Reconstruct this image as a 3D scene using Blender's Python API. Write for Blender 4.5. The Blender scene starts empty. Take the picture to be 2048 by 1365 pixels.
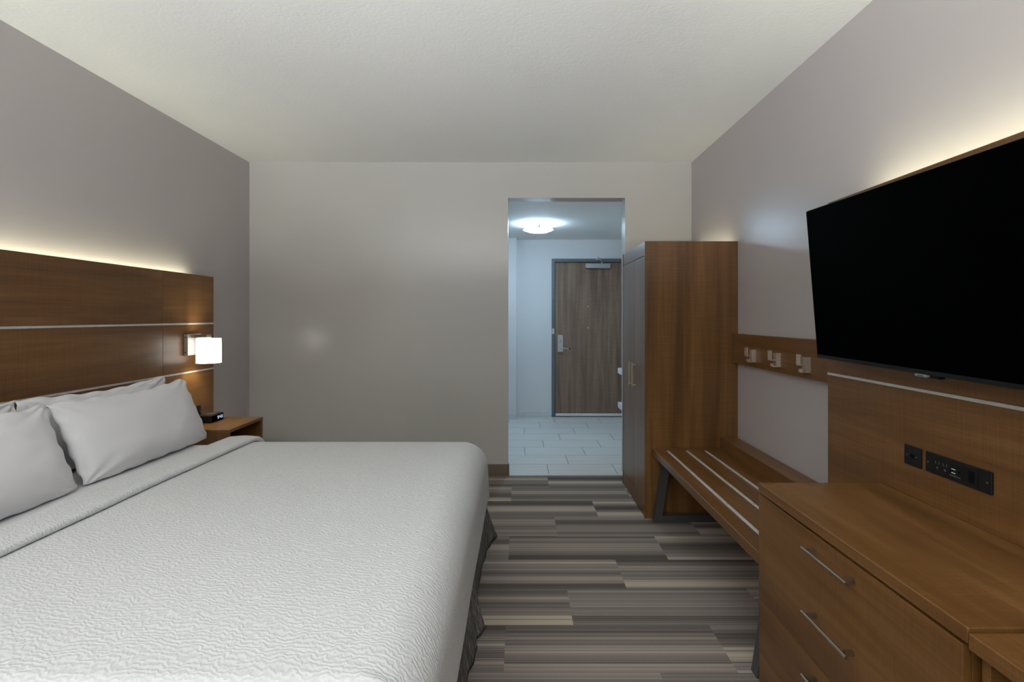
import bpy, bmesh, math, random
from mathutils import Vector, Matrix, noise
random.seed(7)
S = bpy.context.scene
COL = S.collection
PI = math.pi

# ------------------------------------------------------------------ tagging
def tag(o, label=None, cat=None, group=None, kind=None):
    if label: o['label'] = label
    if cat: o['category'] = cat
    if group: o['group'] = group
    if kind: o['kind'] = kind
    return o

def thing(name, loc, label=None, cat=None, group=None, kind=None):
    o = bpy.data.objects.new(name, None)
    o.empty_display_size = 0.05
    o.location = loc
    COL.objects.link(o)
    return tag(o, label, cat, group, kind)

def world_loc(o):
    v = Vector((0, 0, 0))
    while o:
        v += Vector(o.location)
        o = o.parent
    return v

class MB:
    """collects shapes in world coordinates, builds one mesh object"""
    def __init__(s): s.bm = bmesh.new()
    def box(s, x0, x1, y0, y1, z0, z1):
        vs = [s.bm.verts.new(p) for p in ((x0,y0,z0),(x1,y0,z0),(x1,y1,z0),(x0,y1,z0),(x0,y0,z1),(x1,y0,z1),(x1,y1,z1),(x0,y1,z1))]
        for f in ((3,2,1,0),(4,5,6,7),(0,1,5,4),(1,2,6,5),(2,3,7,6),(3,0,4,7)):
            s.bm.faces.new([vs[i] for i in f])
        return s
    def prism(s, pts, axis, a, b):
        """pts 2-D polygon in the two other axes (in x,y,z order), extruded a..b along axis"""
        def P(p, t):
            return {'x': (t, p[0], p[1]), 'y': (p[0], t, p[1]), 'z': (p[0], p[1], t)}[axis]
        A = [s.bm.verts.new(P(p, a)) for p in pts]; B = [s.bm.verts.new(P(p, b)) for p in pts]
        n = len(pts)
        s.bm.faces.new(A); s.bm.faces.new(list(reversed(B)))
        for i in range(n):
            s.bm.faces.new((A[i], B[i], B[(i+1) % n], A[(i+1) % n]))
        return s
    def lathe(s, prof, c, seg=48, cap=True):
        """prof list of (r, z) about the vertical axis through c=(x,y)"""
        rings = []
        for r, z in prof:
            if r < 1e-6: rings.append([s.bm.verts.new((c[0], c[1], z))])
            else: rings.append([s.bm.verts.new((c[0]+r*math.cos(2*PI*i/seg), c[1]+r*math.sin(2*PI*i/seg), z)) for i in range(seg)])
        for a, b in zip(rings, rings[1:]):
            for i in range(seg):
                j = (i+1) % seg
                if len(a) == 1 and len(b) == 1: continue
                if len(a) == 1: s.bm.faces.new((a[0], b[i], b[j]))
                elif len(b) == 1: s.bm.faces.new((a[i], b[0], a[j]))
                else: s.bm.faces.new((a[i], b[i], b[j], a[j]))
        return s
    def tube(s, pts, r, seg=12):
        pts = [Vector(p) for p in pts]
        rings = []
        for i, p in enumerate(pts):
            d = (pts[min(i+1, len(pts)-1)] - pts[max(i-1, 0)]).normalized()
            u = d.orthogonal().normalized(); w = d.cross(u)
            if rings:                      # keep the frame steady
                u0 = rings[-1][1]; u = (u0 - d*u0.dot(d)).normalized(); w = d.cross(u)
            rings.append(([s.bm.verts.new(p + r*(math.cos(2*PI*k/seg)*u + math.sin(2*PI*k/seg)*w)) for k in range(seg)], u))
        for (a, _), (b, _) in zip(rings, rings[1:]):
            for k in range(seg):
                s.bm.faces.new((a[k], a[(k+1) % seg], b[(k+1) % seg], b[k]))
        s.bm.faces.new(list(reversed(rings[0][0]))); s.bm.faces.new(rings[-1][0])
        return s
    def grid(s, rows):
        V = [[s.bm.verts.new(p) for p in r] for r in rows]
        for r0, r1 in zip(V, V[1:]):
            for i in range(len(r0)-1):
                s.bm.faces.new((r0[i], r0[i+1], r1[i+1], r1[i]))
        return s
    def build(s, name, mat, parent=None, bevel=0.0, smooth=False, seg=2, solid=0.0, sub=0, recalc=True):
        if recalc: bmesh.ops.recalc_face_normals(s.bm, faces=s.bm.faces)
        me = bpy.data.meshes.new(name)
        o = bpy.data.objects.new(name, me)
        if parent is not None:
            off = world_loc(parent); o.parent = parent
        else:
            bb = [v.co for v in s.bm.verts]
            off = Vector(((min(v.x for v in bb)+max(v.x for v in bb))/2, (min(v.y for v in bb)+max(v.y for v in bb))/2, min(v.z for v in bb)))
            o.location = off
        bmesh.ops.translate(s.bm, verts=s.bm.verts, vec=-off)
        s.bm.to_mesh(me); s.bm.free()
        COL.objects.link(o)
        if mat: me.materials.append(mat)
        if smooth or bevel:
            for p in me.polygons: p.use_smooth = True
        if solid:
            m = o.modifiers.new('solid', 'SOLIDIFY'); m.thickness = solid; m.offset = -1
        if sub:
            m = o.modifiers.new('sub', 'SUBSURF'); m.levels = sub; m.render_levels = sub
        if bevel:
            m = o.modifiers.new('bevel', 'BEVEL'); m.width = bevel; m.segments = seg; m.limit_method = 'ANGLE'; m.angle_limit = math.radians(35)
            m.harden_normals = True
        return o

def copy_tree(o, parent=None, off=None):
    c = o.copy(); COL.objects.link(c); c.parent = parent
    if off is not None: c.location = Vector(o.location) + Vector(off)
    for ch in list(o.children): copy_tree(ch, c)
    return c

# ---------------------------------------------------------------- materials
class NT:
    def __init__(s, name):
        s.m = bpy.data.materials.new(name); s.m.use_nodes = True
        s.t = s.m.node_tree; s.b = s.t.nodes['Principled BSDF']
        s.out = s.t.nodes['Material Output']
    def n(s, kind, **kw):
        nd = s.t.nodes.new(kind)
        for k, v in kw.items(): setattr(nd, k, v)
        return nd
    def link(s, a, b): s.t.links.new(a, b)
    def put(s, sock, v):
        if hasattr(v, 'is_linked') or isinstance(v, bpy.types.NodeSocket): s.link(v, sock)
        else: sock.default_value = v
    def math(s, op, a, b=0.0, c=None):
        nd = s.n('ShaderNodeMath', operation=op)
        s.put(nd.inputs[0], a); s.put(nd.inputs[1], b)
        if c is not None: s.put(nd.inputs[2], c)
        return nd.outputs[0]
    def coord(s, kind='Object'): return s.n('ShaderNodeTexCoord').outputs[kind]
    def sep(s, v):
        nd = s.n('ShaderNodeSeparateXYZ'); s.link(v, nd.inputs[0]); return nd.outputs
    def comb(s, x, y, z):
        nd = s.n('ShaderNodeCombineXYZ')
        for i, v in enumerate((x, y, z)): s.put(nd.inputs[i], v)
        return nd.outputs[0]
    def mapping(s, v, scale=(1,1,1), loc=(0,0,0)):
        nd = s.n('ShaderNodeMapping'); s.link(v, nd.inputs['Vector'])
        nd.inputs['Scale'].default_value = scale; nd.inputs['Location'].default_value = loc
        return nd.outputs[0]
    def noise(s, v, scale=1, detail=3, rough=.5, dist=0, dim='3D'):
        nd = s.n('ShaderNodeTexNoise', noise_dimensions=dim)
        if dim == '1D': s.put(nd.inputs['W'], v)
        else: s.link(v, nd.inputs['Vector'])
        nd.inputs['Scale'].default_value = scale; nd.inputs['Detail'].default_value = detail
        nd.inputs['Roughness'].default_value = rough; nd.inputs['Distortion'].default_value = dist
        return nd.outputs['Fac']
    def ramp(s, f, stops, interp='LINEAR'):
        nd = s.n('ShaderNodeValToRGB'); s.put(nd.inputs[0], f)
        nd.color_ramp.interpolation = interp
        e = nd.color_ramp.elements
        while len(e) < len(stops): e.new(0.5)
        for el, (p, c) in zip(e, stops):
            el.position = p; el.color = (*c, 1) if len(c) == 3 else c
        return nd.outputs[0]
    def mix(s, f, a, b, blend='MIX'):
        nd = s.n('ShaderNodeMix', data_type='RGBA', blend_type=blend)
        s.put(nd.inputs['Factor'], f)
        for k, v in (('A', a), ('B', b)):
            sock = [i for i in nd.inputs if i.name == k and i.type == 'RGBA'][0]
            s.put(sock, v if isinstance(v, bpy.types.NodeSocket) else (*v, 1))
        return [o for o in nd.outputs if o.type == 'RGBA'][0]
    def bump(s, h, strength=.2, dist=.01):
        nd = s.n('ShaderNodeBump'); s.link(h, nd.inputs['Height'])
        nd.inputs['Strength'].default_value = strength; nd.inputs['Distance'].default_value = dist
        s.link(nd.outputs[0], s.b.inputs['Normal'])
    def base(s, c, rough=.5, metal=0, spec=.5):
        s.put(s.b.inputs['Base Color'], c if isinstance(c, bpy.types.NodeSocket) else (*c, 1))
        s.put(s.b.inputs['Roughness'], rough); s.b.inputs['Metallic'].default_value = metal
        s.b.inputs['Specular IOR Level'].default_value = spec

def lin(r, g, b):
    f = lambda c: ((c/255+.055)/1.055)**2.4 if c/255 > .04045 else c/255/12.92
    return (f(r), f(g), f(b))

def plain(name, c, rough=.5, metal=0, spec=.5, var=.06, nscale=30):
    m = NT(name)
    f = m.noise(m.coord(), nscale, 3)
    lo = tuple(x*(1-var) for x in c); hi = tuple(min(1, x*(1+var)) for x in c)
    m.base(m.ramp(f, [(.3, lo), (.7, hi)]), rough, metal, spec)
    return m.m

def paint(name, c, rough=.45, spec=.4, bump=.06, scale=140):
    m = NT(name)
    v = m.coord()
    f = m.noise(v, 1.3, 2)
    m.base(m.ramp(f, [(.3, tuple(x*.985 for x in c)), (.7, tuple(min(1, x*1.015) for x in c))]), rough, 0, spec)
    m.bump(m.noise(v, scale, 3), bump, .004)
    return m.m

def wood(name, axis, dark, mid, light, rough=.34, spec=.5, fig=9.0):
    m = NT(name)
    v = m.coord()
    rnd = m.n('ShaderNodeObjectInfo').outputs['Random']
    k = m.math('MULTIPLY', rnd, 37.0)
    add = m.n('ShaderNodeVectorMath', operation='ADD'); m.link(v, add.inputs[0]); m.link(m.comb(k, k, k), add.inputs[1])
    v = add.outputs[0]
    def sc(long, across): return tuple(long if a == axis else across for a in 'xyz')
    f1 = m.noise(m.mapping(v, sc(.7, fig)), 1, 5, .55, .9)
    f2 = m.noise(m.mapping(v, sc(2.5, 190)), 1, 3, .6, .3)
    f3 = m.noise(m.mapping(v, sc(210, 5)), 1, 2, .5, .2)
    f4 = m.noise(m.mapping(v, sc(1.1, 30)), 1, 4, .6, 1.6)
    t = m.math('ADD', m.math('MULTIPLY', f1, .52), m.math('MULTIPLY', f2, .18))
    t = m.math('ADD', t, m.math('MULTIPLY', f3, .15))
    t = m.math('ADD', t, m.math('MULTIPLY', f4, .15))
    m.base(m.ramp(t, [(.36, dark), (.5, mid), (.64, light)]), rough, 0, spec)
    m.bump(f2, .05, .002)
    return m.m

def metal(name, c, rough=.3, axis='z'):
    m = NT(name)
    f = m.noise(m.mapping(m.coord(), tuple(3 if a == axis else 260 for a in 'xyz')), 1, 2)
    m.base(m.ramp(f, [(.3, tuple(x*.9 for x in c)), (.7, c)]), rough, 1.0)
    return m.m

def emit(name, c, strength):
    m = NT(name)
    m.base(c, .6)
    m.b.inputs['Emission Color'].default_value = (*c, 1)
    m.b.inputs['Emission Strength'].default_value = strength
    return m.m

WALL = lin(160, 156, 151)
M = {}
M['wall'] = paint('wall_paint', lin(181, 175, 174), .32, .55)
M['wall_beige'] = paint('beige_wall_paint', lin(183, 180, 174), .22, .7)
M['ceiling'] = paint('ceiling_paint', lin(240, 240, 236), .8, .2, .25, 60)
M['hall_wall'] = paint('hall_wall_paint', lin(214, 214, 214), .5, .4)
WD, WM, WL = (.082, .034, .0090), (.145, .065, .0175), (.21, .103, .034)
M['wood_y'] = wood('walnut_laminate_lengthwise', 'y', WD, WM, WL)
M['wood_z'] = wood('walnut_laminate_upright', 'z', WD, WM, WL)
M['wood_x'] = wood('walnut_laminate_crosswise', 'x', WD, WM, WL)
M['door_wood'] = wood('grey_brown_door_veneer', 'z', (.13, .080, .052), (.21, .135, .092), (.31, .21, .15), .5, .4, 12)
M['nickel'] = metal('brushed_nickel', (.52, .475, .415), .26, 'y')
M['nickel_z'] = plain('polished_nickel', (.68, .60, .50), .16, .6)
M['warm_nickel'] = plain('satin_warm_nickel', (.42, .35, .25), .4, .5)
M['led_tv'] = emit('warm_led_strip_tv', (1.0, .99, .70), 30)
M['sconce_plate'] = plain('satin_sconce_plate', (.40, .385, .37), .38, .55)
M['alu'] = plain('satin_aluminium', (.62, .63, .64), .4, .25)
M['strip'] = plain('satin_silver_strip', (.62, .61, .58), .35, .35)
M['dark_metal'] = plain('charcoal_steel', lin(74, 72, 70), .5, .2)
M['black'] = plain('black_plastic', (.006, .006, .0065), .42, 0, .35)
M['black_hole'] = plain('black_recess', (.003, .003, .003), .8, 0, .1)
M['screen'] = plain('switched_off_screen', (.0004, .0004, .0004), .55, 0, .008, 0)
M['bezel'] = plain('tv_bezel', (.006, .0065, .0065), .4, 0, .3)
M['badge'] = plain('silver_badge', (.30, .31, .31), .4, .3)
M['frame_grey'] = plain('charcoal_door_frame', lin(92, 98, 104), .45)
M['white_plastic'] = plain('white_laminate', lin(225, 228, 230), .4)
M['satin_chrome'] = plain('satin_chrome', (.50, .51, .52), .32, .7)
M['screw'] = plain('dark_screw', (.10, .09, .08), .4, .8)
M['grey_dot'] = plain('grey_screw', (.22, .22, .22), .4, .7)
M['base_room'] = plain('brown_vinyl_base', lin(104, 93, 79), .6)
M['base_hall'] = plain('pale_tile_base', lin(205, 208, 208), .4)
M['cotton'] = None

def fabric(name, c, rough=.9, bump=.08, scale=420, wrinkle=.0):
    m = NT(name)
    v = m.coord()
    f = m.noise(v, scale, 2)
    m.base(c, rough, 0, .15)
    m.b.inputs['Sheen Weight'].default_value = .08
    w = m.noise(v, 5.0, 3, .5, 1.0)
    h = m.math('ADD', m.math('MULTIPLY', f, .05), m.math('MULTIPLY', w, wrinkle))
    m.bump(h, bump, .02)
    return m.m
M['cotton'] = fabric('white_cotton', lin(216, 215, 217), .9, .06, 500, 1.0)

def coverlet_mat():
    m = NT('white_ripple_weave')
    v = m.coord()
    # wavy ridges running across the bed, broken up by noise
    x, y, z = m.sep(v)
    w1 = m.noise(m.mapping(v, (11, 11, 11)), 1, 2, .5)
    w2 = m.noise(m.mapping(v, (45, 30, 45)), 1, 2, .55)
    # phase of the ridges: across the bed on top, keeps running over the edges
    ph = m.math('ADD', m.math('MULTIPLY', y, 430.0), m.math('MULTIPLY', x, 70.0))
    ph = m.math('ADD', ph, m.math('ADD', m.math('MULTIPLY', w1, 24.0), m.math('MULTIPLY', w2, 17.0)))
    n1 = m.math('MULTIPLY_ADD', m.math('SINE', ph), .5, .5)
    n2 = m.noise(m.mapping(v, (55, 75, 75)), 1, 2, .5, .6)
    h = m.math('MULTIPLY', n1, m.math('ADD', .35, n2))
    h = m.math('ADD', m.math('MULTIPLY', h, .5), m.math('MULTIPLY', n2, .3))
    m.base(m.ramp(h, [(.2, lin(202, 203, 204)), (.6, lin(214, 215, 215))]), .85, 0, .2)
    m.bump(h, .40, .007)
    return m.m
M['coverlet'] = coverlet_mat()

def skirt_mat():
    m = NT('charcoal_slub_fabric')
    v = m.coord()
    f = m.noise(m.mapping(v, (120, 120, 9)), 1, 4, .65, .4)
    m.base(m.ramp(f, [(.35, lin(72, 70, 68)), (.5, lin(104, 102, 100)), (.66, lin(150, 146, 142))]), .95, 0, .1)
    m.bump(f, .2, .005)
    return m.m
M['skirt'] = skirt_mat()

def carpet_mat():
    m = NT('striped_carpet_planks')
    x, y, z = m.sep(m.coord())
    PW, PL = .3091, .915
    r = m.math('DIVIDE', m.math('SUBTRACT', y, 1.989-10*PW), PW)     # floor object sits at the world origin
    row = m.math('FLOOR', r)
    fy = m.math('SUBTRACT', r, row)
    xs = m.math('SUBTRACT', x, m.math('MULTIPLY', row, .305))
    # joint at x=-.06 in the row 1.989..2.298 (row 10)
    c = m.math('DIVIDE', m.math('ADD', xs, 3.05+.06), PL)
    col = m.math('FLOOR', c)
    fx = m.math('SUBTRACT', c, col)
    wn = m.n('ShaderNodeTexWhiteNoise', noise_dimensions='2D')
    m.link(m.comb(row, col, 0), wn.inputs['Vector'])
    rnd = wn.outputs['Value']
    w = m.math('ADD', m.math('MULTIPLY', fy, PW), m.math('MULTIPLY', rnd, 53.0))
    bands = m.noise(w, 8, 1.0, .5, 0, '1D')
    mid = m.noise(m.math('ADD', w, 200.0), 42, 1.5, .6, 0, '1D')
    # the tuft lines wobble slightly along their length
    wob = m.noise(m.comb(m.math('MULTIPLY', x, 9), m.math('MULTIPLY', y, 9), 0), 1, 2)
    w2 = m.math('ADD', w, m.math('MULTIPLY', wob, .0015))
    fine = m.noise(m.math('ADD', w2, 400.0), 150, 0, .5, 0, '1D')
    t = m.math('ADD', m.math('MULTIPLY', bands, .92), m.math('MULTIPLY', mid, .30))
    t = m.math('ADD', t, m.math('MULTIPLY', fine, .32))
    colr = m.ramp(t, [(.55, lin(62, 52, 48)), (.65, lin(96, 87, 85)), (.76, lin(116, 107, 103)), (.85, lin(142, 130, 122)), (.94, lin(178, 164, 146))])
    # thin dark-brown and rust lines
    lines = m.noise(m.math('ADD', w2, 700.0), 120, 0, .5, 0, '1D')
    dk = m.ramp(lines, [(.26, (1, 1, 1)), (.33, (0, 0, 0))])
    where = m.ramp(m.noise(m.math('ADD', w, 900.0), 7, 0, .5, 0, '1D'), [(.44, (0, 0, 0)), (.56, (1, 1, 1))])
    dk2 = m.math('MULTIPLY', dk, where)
    colr = m.mix(m.math('MULTIPLY', dk2, .9), colr, lin(52, 40, 32))
    speck = m.noise(m.comb(m.math('MULTIPLY', x, 330), m.math('MULTIPLY', y, 330), 0), 1, 2, .7)
    colr = m.mix(m.ramp(speck, [(.3, (0, 0, 0)), (.75, (.5, .5, .5))]), colr, m.mix(.6, colr, lin(190, 184, 170)))
    m.base(colr, .97, 0, .05)
    m.bump(m.math('ADD', m.math('MULTIPLY', speck, .6), m.math('MULTIPLY', fine, .5)), .35, .004)
    return m.m
M['carpet'] = carpet_mat()

def tile_mat():
    m = NT('pale_plank_tile')
    x, y, z = m.sep(m.coord())
    TW, TL = .3137, .6085
    r = m.math('DIVIDE', m.math('SUBTRACT', y, 4.49-30*TW), TW)
    row = m.math('FLOOR', r); fy = m.math('SUBTRACT', r, row)
    sh = m.math('MULTIPLY', row, .2033)
    c = m.math('DIVIDE', m.math('ADD', m.math('SUBTRACT', x, sh), 30*.2033-.263+6.085), TL)
    col = m.math('FLOOR', c); fx = m.math('SUBTRACT', c, col)
    dx = m.math('MULTIPLY', m.math('MINIMUM', fx, m.math('SUBTRACT', 1.0, fx)), TL)
    dy = m.math('MULTIPLY', m.math('MINIMUM', fy, m.math('SUBTRACT', 1.0, fy)), TW)
    d = m.math('MINIMUM', dx, dy)
    g = m.math('LESS_THAN', d, .0025)
    wn = m.n('ShaderNodeTexWhiteNoise', noise_dimensions='2D'); m.link(m.comb(row, col, 0), wn.inputs['Vector'])
    streak = m.noise(m.comb(m.math('MULTIPLY', x, 2.0), m.math('MULTIPLY', y, 60.0), m.math('MULTIPLY', wn.outputs['Value'], 20)), 1, 4, .6, .4)
    base = m.ramp(streak, [(.3, lin(200, 200, 196)), (.7, lin(224, 223, 218))])
    base = m.mix(m.math('MULTIPLY', wn.outputs['Value'], .12), base, lin(180, 180, 178))
    m.base(m.mix(g, base, lin(78, 80, 80)), .42, 0, .4)
    m.bump(m.math('MULTIPLY', g, -1.0), .3, .002)
    return m.m
M['tile'] = tile_mat()

def glass_mat():
    m = NT('window_glass')
    t = m.n('ShaderNodeBsdfTransparent'); g = m.n('ShaderNodeBsdfGlossy'); g.inputs['Roughness'].default_value = .02
    mx = m.n('ShaderNodeMixShader'); mx.inputs[0].default_value = .06
    m.link(t.outputs[0], mx.inputs[1]); m.link(g.outputs[0], mx.inputs[2]); m.link(mx.outputs[0], m.out.inputs[0])
    return m.m
M['glass'] = glass_mat()

def shade_mat():
    m = NT('lit_white_lampshade')
    m.base(lin(240, 238, 232), .8, 0, .1)
    f = m.noise(m.mapping(m.coord(), (300, 300, 300)), 1, 2)
    m.bump(f, .05, .002)
    m.b.inputs['Emission Color'].default_value = (1.0, .965, .90, 1)
    m.b.inputs['Emission Strength'].default_value = 3.2
    return m.m
M['shade'] = shade_mat()
M['led'] = emit('warm_led_strip', (1.0, .99, .70), 24)
M['led_wardrobe'] = emit('warm_led_strip_wardrobe', (1.0, .95, .68), 26)
M['diffuser'] = emit('lit_ceiling_diffuser', (.58, .80, 1.0), 60)
M['digit'] = emit('clock_digits', (.72, .80, 1.0), .9)
M['bulb'] = emit('warm_bulb', (1.0, .90, .66), 30)

# ----------------------------------------------------------------- the room
XL, XR, YB, YR, H = -2.356, 1.508, 4.458, -2.7, 2.74
OX0, OX1, OZ = -.096, .927, 2.43
WT = .142
def struct(o): o['kind'] = 'structure'; return o

def at_origin(mb, name, mat):
    """structure whose mesh keeps world coordinates (procedural layouts use them)"""
    bmesh.ops.recalc_face_normals(mb.bm, faces=mb.bm.faces)
    me = bpy.data.meshes.new(name); mb.bm.to_mesh(me); mb.bm.free()
    o = bpy.data.objects.new(name, me); COL.objects.link(o); me.materials.append(mat)
    return struct(o)

at_origin(MB().box(XL, XR, YR, YB, -.10, 0), 'floor', M['carpet'])
at_origin(MB().box(XL-.15, XR+.15, YR-.15, YB, H, H+.1), 'ceiling', M['ceiling'])
at_origin(MB().box(XL-.15, XL, YR-.15, YB+WT, -.1, H), 'wall_left', M['wall'])
at_origin(MB().box(XR, XR+.15, YR-.15, YB, -.1, H), 'wall_right', M['wall'])
at_origin(MB().box(XL, OX0, YB, YB+WT, -.1, H+.1).box(OX1, XR+.15, YB, YB+WT, -.1, H+.1).box(OX0, OX1, YB, YB+WT, OZ, H+.1), 'wall_back', M['wall_beige'])
# unseen rear wall, with a window added to let light into the room
WX0, WX1, WZ0, WZ1 = -2.1, .35, .80, 2.45
at_origin(MB().box(XL, WX0, YR-.15, YR, -.1, H).box(WX1, XR, YR-.15, YR, -.1, H).box(WX0, WX1, YR-.15, YR, -.1, WZ0).box(WX0, WX1, YR-.15, YR, WZ1, H), 'wall_rear', M['wall'])
win = thing('added_window_1', ((WX0+WX1)/2, YR-.08, WZ0), kind='structure')
wf = MB()
for a, b in ((WX0, WX0+.05), (WX1-.05, WX1), ((WX0+WX1)/2-.025, (WX0+WX1)/2+.025)): wf.box(a, b, YR-.11, YR-.05, WZ0, WZ1)
for a, b in ((WZ0, WZ0+.05), (WZ1-.05, WZ1)): wf.box(WX0+.05, WX1-.05, YR-.11, YR-.05, a, b)
wf.build('window_frame', M['white_plastic'], win)
MB().box(WX0+.05, WX1-.05, YR-.083, YR-.077, WZ0+.05, WZ1-.05).build('window_pane', M['glass'], win)

def board(name, x0, x1, y0, y1, z1, mat):
    return struct(MB().box(x0, x1, y0, y1, 0, z1).build(name, mat, None, .004))
board('baseboard_back', XL, OX0, YB-.012, YB, .102, M['base_room'])
board('baseboard_opening', OX0-.0, OX0+.010, YB-.012, YB+.03, .102, M['base_room'])
board('baseboard_corner', OX1, XR, YB-.012, YB, .102, M['base_room'])
board('baseboard_left', XL, XL+.012, YR, YB-.012, .102, M['base_room'])
board('baseboard_right', XR-.012, XR, YR, YB-.012, .102, M['base_room'])
struct(MB().box(OX0+.01, OX1, YB, YB+.03, -.01, .006).build('trim_threshold', M['alu'], None, .002))

# hallway
HX0, HX1, HY, HZ = -.75, 1.75, 7.09, 2.463
at_origin(MB().box(HX0, HX1, YB+.03, HY, -.1, 0), 'floor_hall', M['tile'])
at_origin(MB().box(HX0, HX1, YB+WT, HY, HZ, HZ+.1), 'ceiling_hall', M['ceiling'])
at_origin(MB().box(HX0-.1, HX0, YB+WT, HY, -.1, HZ+.1), 'wall_hall_left', M['hall_wall'])
at_origin(MB().box(HX1, HX1+.1, YB+WT, HY, -.1, HZ+.1), 'wall_hall_right', M['hall_wall'])
DX0, DX1, DZ = .454, 1.535, 2.196                      # outer frame of the entry door
at_origin(MB().box(HX0-.1, DX0, HY, HY+.12, -.1, HZ+.1).box(DX1, HX1+.1, HY, HY+.12, -.1, HZ+.1).box(DX0, DX1, HY, HY+.12, DZ, HZ+.1), 'wall_hall_back', M['hall_wall'])
at_origin(MB().box(HX0, -.036, 6.92, HY, 0, HZ), 'wall_hall_stub', M['hall_wall'])
board('baseboard_hall_back', -.036, DX0, HY-.01, HY, .078, M['base_hall'])
board('baseboard_hall_stub', HX0, -.036, 6.91, 6.92, .078, M['base_hall'])
board('baseboard_hall_left', HX0, HX0+.01, YB+WT, 6.91, .078, M['base_hall'])
# the painted lining of the opening on the hallway side
at_origin(MB().box(HX0, OX0, YB+WT, YB+WT+.004, 0, HZ).box(OX1, HX1, YB+WT, YB+WT+.004, 0, HZ).box(OX0, OX1, YB+WT, YB+WT+.004, OZ, HZ), 'wall_hall_front', M['hall_wall'])

# entry door
door = thing('door_1', (.98, HY, 0), 'walnut entry door in a charcoal frame at the end of the hallway', None, None, 'structure')
LX0, LX1, LZ = .498, 1.491, 2.150
MB().box(DX0, LX0, HY-.025, HY+.10, 0, DZ).box(LX1, DX1, HY-.025, HY+.10, 0, DZ).box(LX0, LX1, HY-.025, HY+.10, LZ, DZ).build('door_frame', M['frame_grey'], door, .003)
MB().box(LX0+.004, LX1-.004, HY+.012, HY+.056, .012, LZ-.004).build('door_leaf', M['door_wood'], door, .002)
MB().box(LX0+.01, LX1-.01, HY+.001, HY+.0115, .014, .044).build('door_sweep', M['white_plastic'], door, .002)
MB().box(LX0, LX1, HY-.02, HY+.0, .0, .010).build('door_sill', M['black'], door)
MB().box(LX0, LX1, HY+.060, HY+.10, 0, LZ).build('door_backing', M['black_hole'], door)
lk = MB().prism([(.536+.012*0, .898), (.614, .898), (.614, 1.128), (.604, 1.140), (.546, 1.140), (.536, 1.128)], 'y', HY-.022, HY+.0115).build('door_lock', M['satin_chrome'], door, .006)
MB().tube([(.578, HY-.024, .957), (.578, HY-.062, .957)], .011).tube([(.578, HY-.058, .957), (.63, HY-.060, .955), (.694, HY-.058, .950)], .0085).build('lever', M['satin_chrome'], lk, smooth=True)
MB().tube([(.705, HY-.058, .950), (.690, HY-.058, .951)], .0105).build('lever_tip', M['black'], lk, smooth=True)
MB().tube([(.578, HY-.0225, 1.055), (.578, HY-.032, 1.055)], .012).build('thumb_turn', M['satin_chrome'], lk, smooth=True)
MB().box(.455, .490, HY-.045, HY-.0255, 1.150, 1.226).build('door_guard', M['satin_chrome'], door, .004)
for z in (1.53, 1.234):
    MB().tube([(.962, HY+.0115, z), (.962, HY+.004, z)], .011).build('peephole', M['satin_chrome'], door, smooth=True)
cl = MB().box(.922, 1.262, HY-.052, HY+.0115, 2.062, 2.128).build('door_closer', M['satin_chrome'], door, .006)
MB().tube([(1.15, HY-.02, 2.1285), (1.15, HY-.02, 2.150)], .014).tube([(1.155, HY-.02, 2.150), (1.13, HY-.05, 2.172), (1.092, HY-.06, 2.182), (1.055, HY-.05, 2.178)], .009).tube([(1.095, HY-.06, 2.176), (1.095, HY-.06, 2.215)], .011).build('closer_arm', M['satin_chrome'], cl, smooth=True)

# hallway ceiling light
LC = (.222, 5.88)
cf = thing('ceiling_light', (*LC, HZ), 'round drum ceiling light glowing white on the hallway ceiling', 'ceiling light')
MB().lathe([(0, HZ), (.150, HZ), (.150, HZ-.014), (0, HZ-.014)], LC).build('mount_plate', M['satin_chrome'], cf, .002)
MB().lathe([(.168, HZ-.0145), (.170, HZ-.05), (.166, HZ-.062), (.150, HZ-.078), (.115, HZ-.092), (.06, HZ-.099), (0, HZ-.101)], LC, 64).build('diffuser', M['diffuser'], cf, smooth=True)
for z in (HZ-.020, HZ-.060):
    MB().lathe([(.176, z), (.190, z), (.190, z-.010), (.176, z-.010), (.176, z)], LC, 64).build('metal_ring', M['satin_chrome'], cf, .002)
for k in range(3):
    a = -PI/2 + .03 + k*2*PI/3
    MB().tube([(LC[0]+.184*math.cos(a), LC[1]+.184*math.sin(a), HZ-.016), (LC[0]+.184*math.cos(a), LC[1]+.184*math.sin(a), HZ-.074)], .009).build('ring_post', M['satin_chrome'], cf, smooth=True)

# white shelf unit in the hallway, its slab ends just peeping past the wardrobe
su = thing('shelf_unit', (1.48, 6.0, 0), 'white two-tier shelf unit peeping out beside the entry door', 'shelf unit')
for z in (.704, .288):
    MB().box(1.200, 1.747, 5.70, 6.20, z, z+.066).build('shelf', M['white_plastic'], su, .006)
for y in (5.705, 6.165):
    MB().box(1.45, 1.735, y, y+.03, 0, .2875).box(1.45, 1.735, y, y+.03, .3545, .7035).build('side_support', M['white_plastic'], su, .003)

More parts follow.
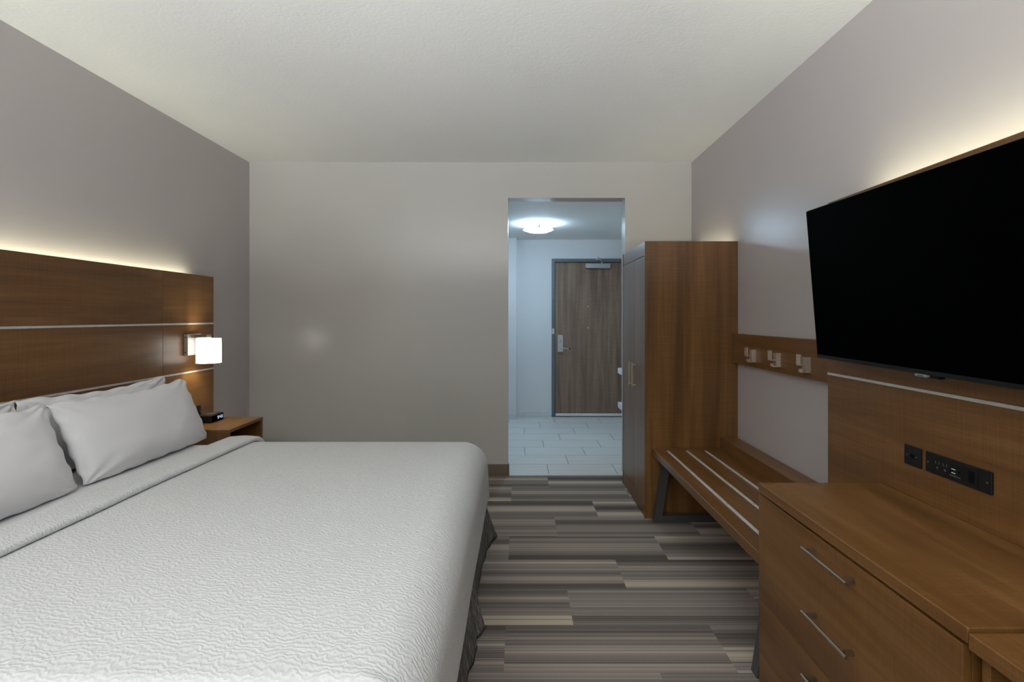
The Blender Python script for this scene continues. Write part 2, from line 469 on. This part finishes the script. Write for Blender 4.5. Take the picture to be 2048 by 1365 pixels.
# ---------------------------------------------------------------- headboard
HBX, HBT = -2.276, .022
HY0, HY1, HTOP = .52, 3.80, 1.687
S1, S2 = 3.26, 1.06
hb = thing('headboard', (HBX-.03, 2.16, .30), 'walnut wall-wide headboard panel behind the bed with two silver strips', 'headboard')
for z0, z1 in ((.30, 1.001), (1.013, 1.335), (1.347, HTOP)):
    for y0, y1 in ((HY0, S2-.001), (S2+.001, S1-.001), (S1+.001, HY1)):
        MB().box(HBX-HBT, HBX, y0, y1, z0, z1).build('panel', M['wood_y'], hb, .0012)
for z in (1.0015, 1.3355):
    MB().box(HBX-HBT, HBX+.002, HY0, HY1, z, z+.011).build('metal_strip', M['strip'], hb)
MB().box(XL+.001, HBX-HBT-.0005, HY1-.14, HY1-.005, .31, HTOP-.002).build('mounting_rail', M['wood_z'], hb)
MB().box(XL+.001, HBX-HBT-.0005, HY0+.005, HY0+.14, .31, HTOP-.002).build('mounting_rail', M['wood_z'], hb)
MB().box(XL+.001, HBX-HBT-.0005, HY0+.145, HY1-.145, 1.640, 1.655).build('led_ledge', M['white_plastic'], hb)
MB().box(-2.316, -2.304, HY0+.17, HY1-.20, 1.6555, 1.664).build('led_strip', M['led'], hb)

# sconce
sc = thing('wall_sconce', (HBX, 3.535, 1.2), 'lit wall sconce with white drum shade on square nickel plate', 'lamp')
bp = MB().box(HBX+.0005, HBX+.028, 3.462, 3.608, 1.125, 1.271).build('backplate', M['sconce_plate'], sc, .003)
for z in (1.148, 1.25):
    MB().tube([(HBX+.014, 3.4615, z), (HBX+.014, 3.458, z)], .005).build('screw', M['screw'], bp, smooth=True)
SCX, SCY = -2.150, 3.535
MB().box(HBX+.0285, SCX+.012, SCY-.045, SCY-.020, 1.246, 1.268).box(SCX-.012, SCX+.012, SCY-.0195, SCY+.012, 1.246, 1.268).box(SCX-.010, SCX+.010, SCY-.010, SCY+.010, 1.190, 1.2455).build('arm', M['nickel'], sc, .002)
MB().lathe([(.077, 1.071), (.0775, 1.155), (.076, 1.240), (.073, 1.240), (.0745, 1.155), (.074, 1.071), (.077, 1.071)], (SCX, SCY), 64).build('shade', M['shade'], sc, smooth=True)
MB().lathe([(0, 1.185), (.014, 1.18), (.022, 1.155), (.024, 1.135), (.018, 1.112), (0, 1.104)], (SCX, SCY), 24).build('bulb', M['bulb'], sc, smooth=True)

sc2 = copy_tree(sc, None, (0, -2.75, 0)); sc2['label'] = 'second wall sconce on the near end of the headboard, left of the photo frame'
sc['group'] = sc2['group'] = 'wall sconces on the headboard'
# nightstand
NX0, NX1, NY0, NY1, NZ = -2.2755, -1.907, 3.354, 3.800, .645
ns = thing('nightstand', ((NX0+NX1)/2, (NY0+NY1)/2, 0), 'walnut open-front nightstand between the bed and the far corner', 'nightstand')
MB().box(NX0, NX1, NY0, NY1, NZ-.022, NZ).build('tabletop', M['wood_y'], ns, .0015)
for y in (NY0, NY1-.022):
    MB().box(NX0, NX1-.002, y, y+.022, 0, NZ-.0225).build('side_panel', M['wood_z'], ns, .0012)
MB().box(NX0, NX0+.018, NY0+.0225, NY1-.0225, .05, NZ-.023).build('back_panel', M['wood_y'], ns)
MB().box(NX0+.019, NX1-.01, NY0+.0225, NY1-.0225, .33, .352).build('shelf', M['wood_y'], ns, .0012)
dr = MB().box(NX1-.030, NX1-.004, NY0+.025, NY1-.025, .06, .325).build('drawer', M['wood_y'], ns, .0015)
MB().box(NX1+.012, NX1+.022, 3.50, 3.66, .245, .255).box(NX1-.0035, NX1+.012, 3.505, 3.515, .245, .255).box(NX1-.0035, NX1+.012, 3.645, 3.655, .245, .255).build('handle', M['nickel'], dr, .002)

# alarm clock
ck = thing('alarm_clock', (-2.19, 3.634, NZ), 'small black digital alarm clock on the nightstand', 'clock')
cb = MB().box(-2.233, -2.147, 3.560, 3.708, NZ+.0005, NZ+.054).build('clock_body', M['black'], ck, .006, seg=3)
MB().box(-2.1468, -2.1455, 3.566, 3.702, NZ+.007, NZ+.047).build('display', M['screen'], ck, .0005)
MB().box(-2.225, -2.157, 3.60, 3.668, NZ+.0545, NZ+.0565).build('snooze_bar', M['dark_metal'], ck, .0008)
SEG = {'5': 'afgcd', '4': 'fgbc', '3': 'abgcd'}
dg = MB()
def digit(ch, y0, w, h, z0, t=.0022):
    X0, X1 = -2.1454, -2.1448
    y1, z1, zm = y0+w, z0+h, z0+h/2
    R = {'a': (y0, y1, z1-t, z1), 'd': (y0, y1, z0, z0+t), 'g': (y0, y1, zm-t/2, zm+t/2), 'f': (y0, y0+t, zm, z1), 'e': (y0, y0+t, z0, zm), 'b': (y1-t, y1, zm, z1), 'c': (y1-t, y1, z0, zm)}
    for s in SEG[ch]:
        a, b, c, d = R[s]; dg.box(X0, X1, a, b, c, d)
for ch, y in (('5', 3.630), ('4', 3.655), ('3', 3.675)): digit(ch, y, .0135, .020, NZ+.019)
for z in (NZ+.024, NZ+.032): dg.box(-2.1454, -2.1448, 3.647, 3.6498, z, z+.0028)
dg.build('digits', M['digit'], ck)

# outlet on the headboard behind the pillow
def slots(mb, X, s, y, z):      # a three-hole socket on a plate facing s along x
    for dy, h in ((-.0065, .010), (.0065, .0085)):
        mb.box(X, X+s*.0006, y+dy-.0012, y+dy+.0012, z+.003, z+.003+h)
    mb.prism([(y+.0035*math.cos(t*PI/6), z-.009+.0035*math.sin(t*PI/6)) for t in range(12)], 'x', X, X+s*.0006)
ot = thing('power_outlet', (HBX, 3.57, .717), 'black power outlet plate on the headboard behind the pillows', 'outlet')
MB().box(HBX+.0005, HBX+.007, 3.515, 3.638, .674, .760).build('plate', M['black'], ot, .002)
for y in (3.552, 3.595):
    sl = MB(); slots(sl, HBX+.0071, 1, y, .718); sl.build('socket', M['grey_dot'], ot)
MB().prism([(3.629+.003*math.cos(t*PI/5), .717+.003*math.sin(t*PI/5)) for t in range(10)], 'x', HBX+.0071, HBX+.0085).build('screw', M['grey_dot'], ot)

# ----------------------------------------------------------------------- bed
BY0, BY1 = 1.0, 3.165        # outer sides of the coverlet
FX = -.192                     # outer foot of the coverlet
TOPZ = .645
bed = thing('bed', (-1.25, 2.16, 0), 'king bed with dark grey bed skirt against the walnut headboard', 'bed')
MB().box(-2.262, -.345, 1.12, 3.02, .345, .612).build('mattress', M['cotton'], bed, .09, seg=5)
MB().box(-2.262, -.26, 1.09, 3.09, .06, .344).build('box_base', M['dark_metal'], bed, .01)
# skirt
foot = [(-.135, 3.228), (-.165, 3.13), (-.190, 3.0), (-.205, 2.75), (-.205, 2.50), (-.180, 2.36), (-.150, 2.262), (-.178, 2.19), (-.176, 2.08), (-.196, 1.96), (-.208, 1.80), (-.185, 1.62), (-.200, 1.35), (-.180, 1.12), (-.135, .96)]
top = [(-.226, 3.115), (-.226, 3.08), (-.226, 2.98), (-.226, 2.75), (-.226, 2.50), (-.226, 2.36), (-.226, 2.262), (-.226, 2.19), (-.226, 2.08), (-.226, 1.96), (-.226, 1.80), (-.226, 1.62), (-.226, 1.35), (-.226, 1.12), (-.226, 1.065)]
side_x = [-2.2, -1.9, -1.6, -1.3, -1.0, -.7, -.45, -.28]
fl = [(x, 3.135+.018*math.sin(x*9)) for x in side_x]; ft = [(x, 3.115) for x in side_x]
nl = [(x, 1.04-.018*math.sin(x*8)) for x in reversed(side_x)]; nt_ = [(x, 1.065) for x in reversed(side_x)]
bot = fl+foot+nl; tp = ft+top+nt_
def dense(pts, k=8):
    out = []
    n = len(pts)
    for i in range(n-1):
        p0, p1, p2, p3 = (Vector(pts[max(i-1, 0)]), Vector(pts[i]), Vector(pts[i+1]), Vector(pts[min(i+2, n-1)]))
        sharp = 6
        for j in range(k):
            t = j/k
            a = .5*((2*p1)+(p2-p0)*t+(2*p0-5*p1+4*p2-p3)*t*t+(3*p1-p0-3*p2+p3)*t**3)
            l = p1.lerp(p2, t)
            out.append(l.lerp(a, .55))
    out.append(Vector(pts[-1])); return out
B, T = dense(bot), dense(tp)
rows = []
for i in range(17):
    t = i/16; e = t**1.35
    rows.append([(a.x*(1-e)+b.x*e + .003*math.sin(k*.9+t*3), a.y*(1-e)+b.y*e, .352*(1-t)+.004*t) for k, (a, b) in enumerate(zip(T, B))])
MB().grid(rows).build('bed_skirt', M['skirt'], bed, smooth=True, solid=.003)

# coverlet: a cloth grid draped over a rounded edge
NR = .45                       # the side nearest the window turns down more sharply
def drape(s, t, R=.15, flare=.010, top=TOPZ, fx=FX, y0=BY0, y1=BY1, x_head=-1.80, hem=.315, ruffle=True):
    """s: metres of cloth from the head end towards the foot; t: metres across from the middle"""
    cx = fx-R; far, near = y1-R, y0+NR*R; cy, hw = (far+near)/2, (far-near)/2
    a = max(0.0, (x_head+s)-cx)
    b = max(0.0, abs(t)-hw); sg = 1 if t >= 0 else -1
    x = min(x_head+s, cx); y = cy + sg*min(abs(t), hw)
    r = max(a, b)
    n1 = noise.noise(Vector((x*1.7+a, y*1.7+b*sg, 3.1)))*.005
    if r <= 0:
        e = min(1.0, min(hw-abs(t), cx-(x_head+s))/.5)
        return (x, y, top+n1*.8+.006*e)
    ang = math.atan2(b, a)
    if r < R*PI/2: o, d = R*math.sin(r/R), R*(1-math.cos(r/R))
    else:
        k = r-R*PI/2; o, d = R+flare*k/.2, R+k
    # plan corner softened
    if a > 0 and b > 0:
        w = math.sin(2*ang)
        if ruffle and sg < 0:
            q = max(0.0, min(1.0, (r-.03)/.16))
            o += q*w*(.036*math.sin(ang*10.5+.6)+.03)
            d -= .012*w*math.sin(min(1, r/.2)*PI)
        else: o += .02*w*min(1, r/.2)
    o += n1*min(1, r/.15)
    z = max(hem, top-d)
    return (x+o*math.cos(ang), y+sg*o*math.sin(ang)*(NR if sg < 0 and r < 9 else 1), z+n1*.4)
RR = .15; DROP = RR*PI/2+(TOPZ-.315-RR)
def axis_samples(lo, hi, edges, fine=.015, coarse=.05):
    out = [lo]
    while out[-1] < hi-1e-6:
        st = fine if any(abs(out[-1]-e) < .32 for e in edges) else coarse
        out.append(min(hi, out[-1]+st))
    return out
hw = (BY1-RR-BY0-NR*RR)/2; L = (FX-RR)-(-1.80)
TS = axis_samples(-(hw+DROP), hw+DROP, (-(hw+.1), hw+.1)); SS = axis_samples(.055, L+DROP, (L+.1,))
rows = [[drape(s, t) for t in TS] for s in SS]
cov = MB().grid(rows).build('coverlet', M['coverlet'], None, smooth=True, solid=.010)
tag(cov, 'white rippled coverlet spread over the bed with its top folded back', 'bedspread')
# the folded back band: a flattened roll lying on the coverlet
prof = []
x0, x1, th = -1.752, -1.578, .024
for k in range(9):                                   # the round fold at the head side
    a = -PI/2 - PI*k/8
    prof.append((x0+.016+.016*math.cos(a), th/2+th/2*math.sin(a)))
for k in range(1, 13): prof.append((x0+.016+(x1-x0-.024)*k/12, th+.004*math.sin(PI*k/12)))
for k in range(1, 7):
    a = PI/2 - PI*.9*k/6
    prof.append((x1-.008+.008*math.cos(a), th/2+th/2*math.sin(a)))
TB = [t for t in TS]
rows = []
for px_, h in prof:
    r_ = []
    for t in TB:
        wv = .006*noise.noise(Vector((t*2.3, 0, 7)))+.012*max(0, (t-.6))
        p = drape(px_+1.80, t, ruffle=False); q = drape(max(px_+1.80, 0)+.0, t, R=.15, top=TOPZ+h+.003, y0=BY0-h-.003, y1=BY1+h+.003, hem=.318)
        r_.append((px_+wv, q[1], q[2]))
    rows.append(r_)
MB().grid(rows).build('folded_band', M['coverlet'], cov, smooth=True)
# sheet under it
rows = []
for x in [-2.262+.025*i for i in range(27)]:
    rows.append([(x,)+drape(max(.001, x+1.80+.5), t, top=TOPZ-.012, y0=BY0+.03, y1=BY1-.03, hem=.40)[1:] for t in [u*(hw+.30)/(hw+DROP) for u in TS]])
sh = MB().grid(rows).build('bed_sheet', M['cotton'], None, smooth=True, solid=.004)
tag(sh, 'plain white sheet showing between the pillows and the folded coverlet', 'sheet')

# pillows
def pillow(name, label, yc, a, b, T, xb, zb, xt, zt, seed, con=.055):
    """a, b half width and height; bottom edge at (xb, zb), top edge towards (xt, zt)"""
    N, K = 64, 44
    up = Vector((xt-xb, 0, zt-zb)); h = up.length; up.normalize()
    side = Vector((0, 1, 0)); nrm = side.cross(up).normalized()     # points to the foot of the bed
    if nrm.x < 0: nrm = -nrm
    def pt(u, v, s):
        su, sv = abs(u), abs(v)
        bx = a*u*(1-con*(1-sv**2.2)*su**2)
        by = h/2*v*(1-(.075 if v > 0 else .025)*(1-su**2.4)*sv**2)
        if v < 0: bx *= 1-.05*sv**3*su**4; by *= 1-.06*su**6*sv**2
        e = max(0.0, (1-su**2.6))**.55*max(0.0, (1-sv**2.4))**.55
        fat = 1+.22*(-v)*(1-su*su)
        wr = noise.fractal(Vector((u*2.6+seed, v*1.8, s*.7+seed)), 1.0, 2.0, 2)*.006
        cr = (su*sv)**2
        rad = math.sin(math.atan2(1-sv+.02, 1-su+.02)*11+seed)*.008*cr*min(1, e*5)
        th_ = T*e*fat + (wr*min(1, e*2)+rad)
        th_ = max(th_, .0035*min(1.0, (1-su)*40, (1-sv)*40))
        ruf = .004*math.sin(u*19+seed*3)*(sv > .9) + .004*math.sin(v*15+seed)*(su > .93)
        sag = -.012*math.cos(u*PI/2)*max(0, v)*(.6+.4*math.sin(seed+u*3))
        p = Vector(((xb+xt)/2, yc, (zb+zt)/2)) + side*bx + up*(by+sag+ruf) + nrm*(s*th_+ruf)
        p.z = max(p.z, .648)
        return p
    bm = bmesh.new()
    def ez(i, n):
        t = -1+2*i/n
        return math.sin(t*PI/2)*.65+t*.35
    F = [[bm.verts.new(pt(ez(i, N), ez(j, K), 1)) for i in range(N+1)] for j in range(K+1)]
    Bk = [[F[j][i] if i in (0, N) or j in (0, K) else bm.verts.new(pt(ez(i, N), ez(j, K), -1)) for i in range(N+1)] for j in range(K+1)]
    for j in range(K):
        for i in range(N):
            bm.faces.new((F[j][i], F[j][i+1], F[j+1][i+1], F[j+1][i]))
            bm.faces.new((Bk[j][i], Bk[j+1][i], Bk[j+1][i+1], Bk[j][i+1]))
    m = MB(); m.bm.free(); m.bm = bm
    o = m.build(name, M['cotton'], None, smooth=True)
    return tag(o, label, 'pillow', 'white pillows on the bed')
pillow('pillow', 'upright white back pillow against the headboard, behind the pillow beside the nightstand', 2.672, .464, .21, .062, -2.178, .640, -2.178, 1.030, 1.3, .0)
pillow('pillow', 'upright white back pillow against the headboard, leftmost in the photo', 1.746, .459, .21, .062, -2.178, .640, -2.178, 1.030, 4.1, .0)
pillow('pillow', 'white front pillow leaning back, the whole one nearest the nightstand', 2.682, .462, .21, .084, -1.905, .636, -2.065, 1.012, 7.7)
pillow('pillow', 'white front pillow leaning back, cut off by the left edge of the photo', 1.752, .464, .21, .084, -1.895, .636, -2.060, 1.012, 9.2)

# ---------------------------------------------------------- right-hand side
# wardrobe
AX, AY0, AY1, AZ = .866, 3.512, 4.270, 1.911
wd = thing('wardrobe', ((AX+XR)/2, (AY0+AY1)/2, 0), 'tall walnut wardrobe with two doors beside the hallway opening', 'wardrobe')
for y in (AY0, AY1-.022):
    MB().box(AX, XR-.001, y, y+.022, 0, AZ).build('side_panel', M['wood_z'], wd, .0015)
MB().box(AX+.022, XR-.02, AY0+.0225, AY1-.0225, AZ-.075, AZ-.055).build('top_panel', M['wood_y'], wd)
MB().box(XR-.019, XR-.001, AY0+.0225, AY1-.0225, .02, AZ-.03).build('back_panel', M['wood_z'], wd)
MB().box(AX+.003, AX+.021, AY0+.0225, AY1-.0225, 1.815, AZ).build('fascia', M['wood_y'], wd, .0015)
MB().box(AX+.003, AX+.021, AY0+.0225, AY1-.0225, .002, .108).build('plinth', M['wood_y'], wd, .0015)
ym = 3.842
for y0, y1, hy in ((AY0+.024, ym-.0015, ym-.066), (ym+.0015, AY1-.024, ym+.036)):
    d = MB().box(AX+.001, AX+.020, y0, y1, .112, 1.810).build('door', M['wood_z'], wd, .0015)
    MB().box(AX-.033, AX-.023, hy, hy+.010, .872, 1.050).box(AX-.0225, AX+.0005, hy, hy+.010, .880, .892).box(AX-.0225, AX+.0005, hy, hy+.010, 1.030, 1.042).build('handle', M['warm_nickel'], d, .0015)
MB().box(AX+.16, XR-.04, AY0+.04, AY1-.04, .11, .13).build('bottom_panel', M['wood_y'], wd)
MB().box(1.43, 1.445, AY0+.10, AY1-.03, AZ-.054, AZ-.046).build('led_strip', M['led_wardrobe'], wd)

# luggage bench
BX0, BX1, BZ = .915, 1.380, .487
LY0, LY1 = 1.948, 3.505
be = thing('luggage_bench', (1.15, 2.73, 0), 'walnut luggage bench with three silver strips between the wardrobe and dresser', 'bench')
MB().box(BX0, BX1, LY0, LY1, BZ-.046, BZ).build('seat', M['wood_y'], be, .003)
for x in (.998, 1.128, 1.253):
    st = MB().box(x-.008, x+.008, LY0+.01, 3.425, BZ+.0003, BZ+.004).build('metal_strip', M['alu'], be, .001)
    for y in (2.05, 2.45, 2.85, 3.22, 3.40):
        MB().prism([(x+.0035*math.cos(t*PI/5), y+.0035*math.sin(t*PI/5)) for t in range(10)], 'z', BZ+.0042, BZ+.0052).build('screw', M['grey_dot'], st)
MB().box(BX1+.001, XR-.014, 2.280, LY1, .40, .562).build('wall_rail', M['wood_y'], be, .002)
for y in (3.445, 1.955):
    fr = MB().prism([(.912, 0.0), (1.365, 0.0), (1.365, .440), (.984, .440)], 'y', y, y+.05)
    # hollow trapezoid: outer and inner outlines
    fr.bm.free(); fr.bm = bmesh.new()
    O = [(.912, 0.001), (1.372, 0.001), (1.372, .4405), (.980, .4405)]; I = [(.968, .045), (1.325, .045), (1.325, .396), (1.026, .396)]
    for i in range(4):
        j = (i+1) % 4
        fr.prism([O[i], O[j], I[j], I[i]], 'y', y, y+.05)
    bmesh.ops.remove_doubles(fr.bm, verts=fr.bm.verts, dist=1e-5)
    fr.build('leg_frame', M['dark_metal'], be)

# coat hooks
hk = thing('coat_hook_rail', (1.48, 2.9, 1.075), 'walnut coat rail with three nickel double hooks on the wall above the bench', 'coat rack')
MB().box(1.466, XR-.001, 2.276, 3.510, 1.076, 1.275).build('board', M['wood_y'], hk, .0015)
for y in (2.561, 2.856, 3.156):
    h = MB().box(1.440, 1.4655, y, y+.036, 1.108, 1.186).box(1.4105, 1.4395, y, y+.036, 1.144, 1.150).box(1.4105, 1.4165, y, y+.036, 1.1505, 1.200)
    h.box(1.424, 1.4395, y, y+.036, 1.108, 1.113).box(1.424, 1.4285, y, y+.036, 1.1135, 1.126)
    h.build('hook', M['nickel_z'], hk)

# tv wall panel
TX = 1.375
tp_ = thing('tv_wall_panel', (1.42, 1.25, .30), 'tall walnut wall panel behind the television with a silver strip', 'wall panel')
TY0, TY1, TTOP = .10, 2.271, 1.897
for z0, z1 in ((.30, 1.132), (1.1435, TTOP)):
    MB().box(TX, TX+.022, TY0, TY1, z0, z1).build('panel', M['wood_y'], tp_, .0015)
MB().box(TX-.002, TX+.022, TY0, TY1, 1.1325, 1.143).build('metal_strip', M['strip'], tp_)
MB().box(TX+.0225, XR-.001, TY1-.06, TY1-.04, .31, TTOP-.003).build('mounting_rail', M['wood_z'], tp_)
MB().box(TX+.0225, XR-.001, TY0+.01, TY0+.03, .31, TTOP-.003).build('mounting_rail', M['wood_z'], tp_)
MB().box(TX+.0225, XR-.001, TY0+.04, TY1-.065, 1.850, 1.865).build('led_ledge', M['white_plastic'], tp_)
MB().box(TX+.034, TX+.046, TY0+.06, TY1-.14, 1.8655, 1.874).build('led_strip', M['led_tv'], tp_)

# television: tilted towards the bed
xb_, zb_, xt_, zt_ = 1.270, 1.217, 1.2206, 1.8396
up = Vector((xt_-xb_, 0, zt_-zb_)); hh = up.length; ang = math.atan2(xb_-xt_, zt_-zb_)
tv = thing('television', (TX-.03, 1.61, 1.2), 'large switched-off flat television tilted on the walnut wall panel', 'television')
def tv_part(mb, name, mat, parent=tv, bevel=0.0, smooth=False):
    # local frame: u along y, v up the screen, w out of the back (+x); rotated about the lower front edge
    for v in mb.bm.verts:
        w, y, q = v.co
        v.co = Vector((xb_ + w*math.cos(ang) - q*math.sin(ang), y, zb_ + w*math.sin(ang) + q*math.cos(ang) - .0138*(2.173-y)))
    return mb.build(name, mat, parent, bevel, smooth)
VY0, VY1 = 1.043, 2.173
tv_part(MB().box(.0035, .032, VY0, VY1, 0, hh), 'casing', M['bezel'], bevel=.003)
tv_part(MB().box(0, .003, VY0+.004, VY1-.004, .014, hh-.004), 'screen', M['screen'])
tv_part(MB().box(-.001, .003, VY0+.002, VY1-.002, .0, .0135), 'lower_bezel', M['bezel'], bevel=.001)
ba = tv_part(MB().box(-.0028, .010, 1.588, 1.634, -.0085, -.0005), 'badge', M['badge'], bevel=.0008)
tv_part(MB().box(-.0033, -.0029, 1.600, 1.622, -.0058, -.0034), 'badge_mark', M['black'], ba)
tv_part(MB().box(.010, .030, 1.555, 1.64, -.012, -.0005), 'sensor_housing', M['bezel'], bevel=.002)
tv_part(MB().box(.0325, .055, VY0+.18, VY1-.18, .10, .48), 'back_housing', M['black'], bevel=.006)
MB().box(TX-.012, TX-.0005, 1.45, 1.77, 1.33, 1.70).box(TX-.055, TX-.012, 1.50, 1.53, 1.36, 1.44).box(TX-.055, TX-.012, 1.69, 1.72, 1.36, 1.44).build('mount', M['dark_metal'], tv)

# outlets on the panel
do = thing('data_outlet', (TX, 1.774, .905), 'small square black jack plate on the panel above the dresser', 'outlet')
MB().box(TX-.007, TX-.0005, 1.736, 1.812, .871, .939).build('plate', M['black'], do, .002)
MB().prism([(1.774+.0075*math.cos(t*PI/8), .905+.0075*math.sin(t*PI/8)) for t in range(16)], 'x', TX-.0085, TX-.0071).build('jack', M['black_hole'], do)
for y in (1.755, 1.797):
    MB().prism([(y+.0025*math.cos(t*PI/5), .905+.0025*math.sin(t*PI/5)) for t in range(10)], 'x', TX-.0082, TX-.0071).build('screw', M['grey_dot'], do)
po = thing('power_strip_outlet', (TX, 1.597, .905), 'long black power and charging outlet plate on the panel above the dresser', 'outlet')
MB().box(TX-.007, TX-.0005, 1.476, 1.717, .872, .939).build('plate', M['black'], po, .002)
ins = MB().box(TX-.0095, TX-.0071, 1.520, 1.690, .880, .930).build('insert', M['bezel'], po, .001)
for y in (1.665, 1.635):
    sl = MB(); slots(sl, TX-.0096, -1, y, .906); sl.build('socket', M['grey_dot'], ins)
MB().box(TX-.0102, TX-.0096, 1.596, 1.610, .909, .9115).box(TX-.0102, TX-.0096, 1.596, 1.610, .897, .8995).build('charging_port', M['white_plastic'], ins)
MB().prism([(1.582+.004*math.cos(t*PI/6), .905+.004*math.sin(t*PI/6)) for t in range(12)], 'x', TX-.0102, TX-.0096).build('audio_jack', M['black_hole'], ins)
MB().box(TX-.0100, TX-.0096, 1.577, 1.617, .8875, .8905).build('marking_strip', M['grey_dot'], ins)
MB().box(TX-.0112, TX-.0096, 1.530, 1.548, .889, .922).build('network_port', M['black_hole'], ins)
for y in (1.705, 1.489):
    MB().prism([(y+.0028*math.cos(t*PI/5), .905+.0028*math.sin(t*PI/5)) for t in range(10)], 'x', TX-.0082, TX-.0071).build('screw', M['grey_dot'], po)

# dresser
CX, CY0, CY1, CZ = .908, 1.032, 1.937, .760
ds = thing('dresser', (1.14, 1.485, 0), 'walnut dresser with three wide drawers under the television', 'dresser')
MB().box(CX, TX-.002, CY0, CY1, CZ-.034, CZ).build('top', M['wood_y'], ds, .003)
for y0, y1 in ((CY0+.014, CY0+.034), (CY1-.020, CY1)):
    MB().box(CX+.022, TX-.004, y0, y1, .0, CZ-.0345).build('side_panel', M['wood_z'], ds, .0012)
MB().box(TX-.020, TX-.005, CY0+.0345, CY1-.0205, .02, CZ-.035).build('back_panel', M['wood_y'], ds)
MB().box(CX+.004, CX+.022, CY0+.014, CY1, .002, .1235).build('plinth', M['wood_y'], ds, .0015)
for z0, z1, zh in ((.1275, .3255, (.277,)), (.3285, .7175, (.474, .6725))):
    d = MB().box(CX+.002, CX+.021, CY0+.014, CY1-.001, z0, z1).build('drawer', M['wood_y'], ds, .0012)
    for zc in zh: MB().tube([(.878, 1.368, zc), (.878, 1.584, zc)], .0055, 12).box(.8835, CX+.0015, 1.382, 1.394, zc-.006, zc+.006).box(.8835, CX+.0015, 1.556, 1.568, zc-.006, zc+.006).build('handle', M['nickel'], d, smooth=False)

# desk beside the dresser
dk = thing('desk', (1.14, .6, 0), 'walnut desk top butting against the near end of the dresser', 'desk')
MB().box(CX-.002, TX-.002, .16, CY0-.003, .718, .752).build('desktop', M['wood_y'], dk, .003)
MB().box(.932, TX-.03, CY0-.024, CY0-.005, .002, .7175).build('side_panel', M['wood_z'], dk, .0012)
MB().box(.932, TX-.03, .18, .20, .002, .7175).build('side_panel', M['wood_z'], dk, .0012)

# ------------------------------------------------------------------ lighting
def light(name, kind, loc, energy, color, **kw):
    l = bpy.data.lights.new(name, kind); l.energy = energy; l.color = color
    o = bpy.data.objects.new(name, l); o.location = loc; COL.objects.link(o)
    for k, v in kw.items(): setattr(l, k, v)
    return o
# fill lamp added low outside the added window, tilted up to brighten the ceiling
a = light('added_daylight_fill', 'AREA', ((WX0+WX1)/2-.3, YR-2.3, -.15), 3200, (.93, .97, 1.0), shape='RECTANGLE', size=4.0, size_y=1.6)
a.rotation_euler = (PI/2+.50, 0, -.16)
light('sconce_light', 'POINT', (SCX, SCY, 1.145), 26, (1.0, .97, .76), shadow_soft_size=.03)
light('sconce_light', 'POINT', (SCX, .785, 1.145), 26, (1.0, .97, .76), shadow_soft_size=.03)
W = bpy.data.worlds.new('daylight'); S.world = W; W.use_nodes = True
bg = W.node_tree.nodes['Background']
bg.inputs[0].default_value = (.72, .80, .92, 1); bg.inputs[1].default_value = .9

# -------------------------------------------------------------------- camera
cam = bpy.data.cameras.new('camera'); co = bpy.data.objects.new('camera', cam); COL.objects.link(co)
co.location = (0, 0, 1.39); co.rotation_euler = (PI/2, 0, 0)
cam.sensor_width = 36; cam.lens = 1020/2048*36
cam.shift_x = -(1038-1024)/2048; cam.shift_y = -(682.5-634)/2048
cam.clip_start = .05
S.camera = co
vs = S.view_settings
vs.view_transform = 'Standard'; vs.look = 'None'; vs.gamma = 1.0; vs.use_curve_mapping = False; vs.exposure = -0.12
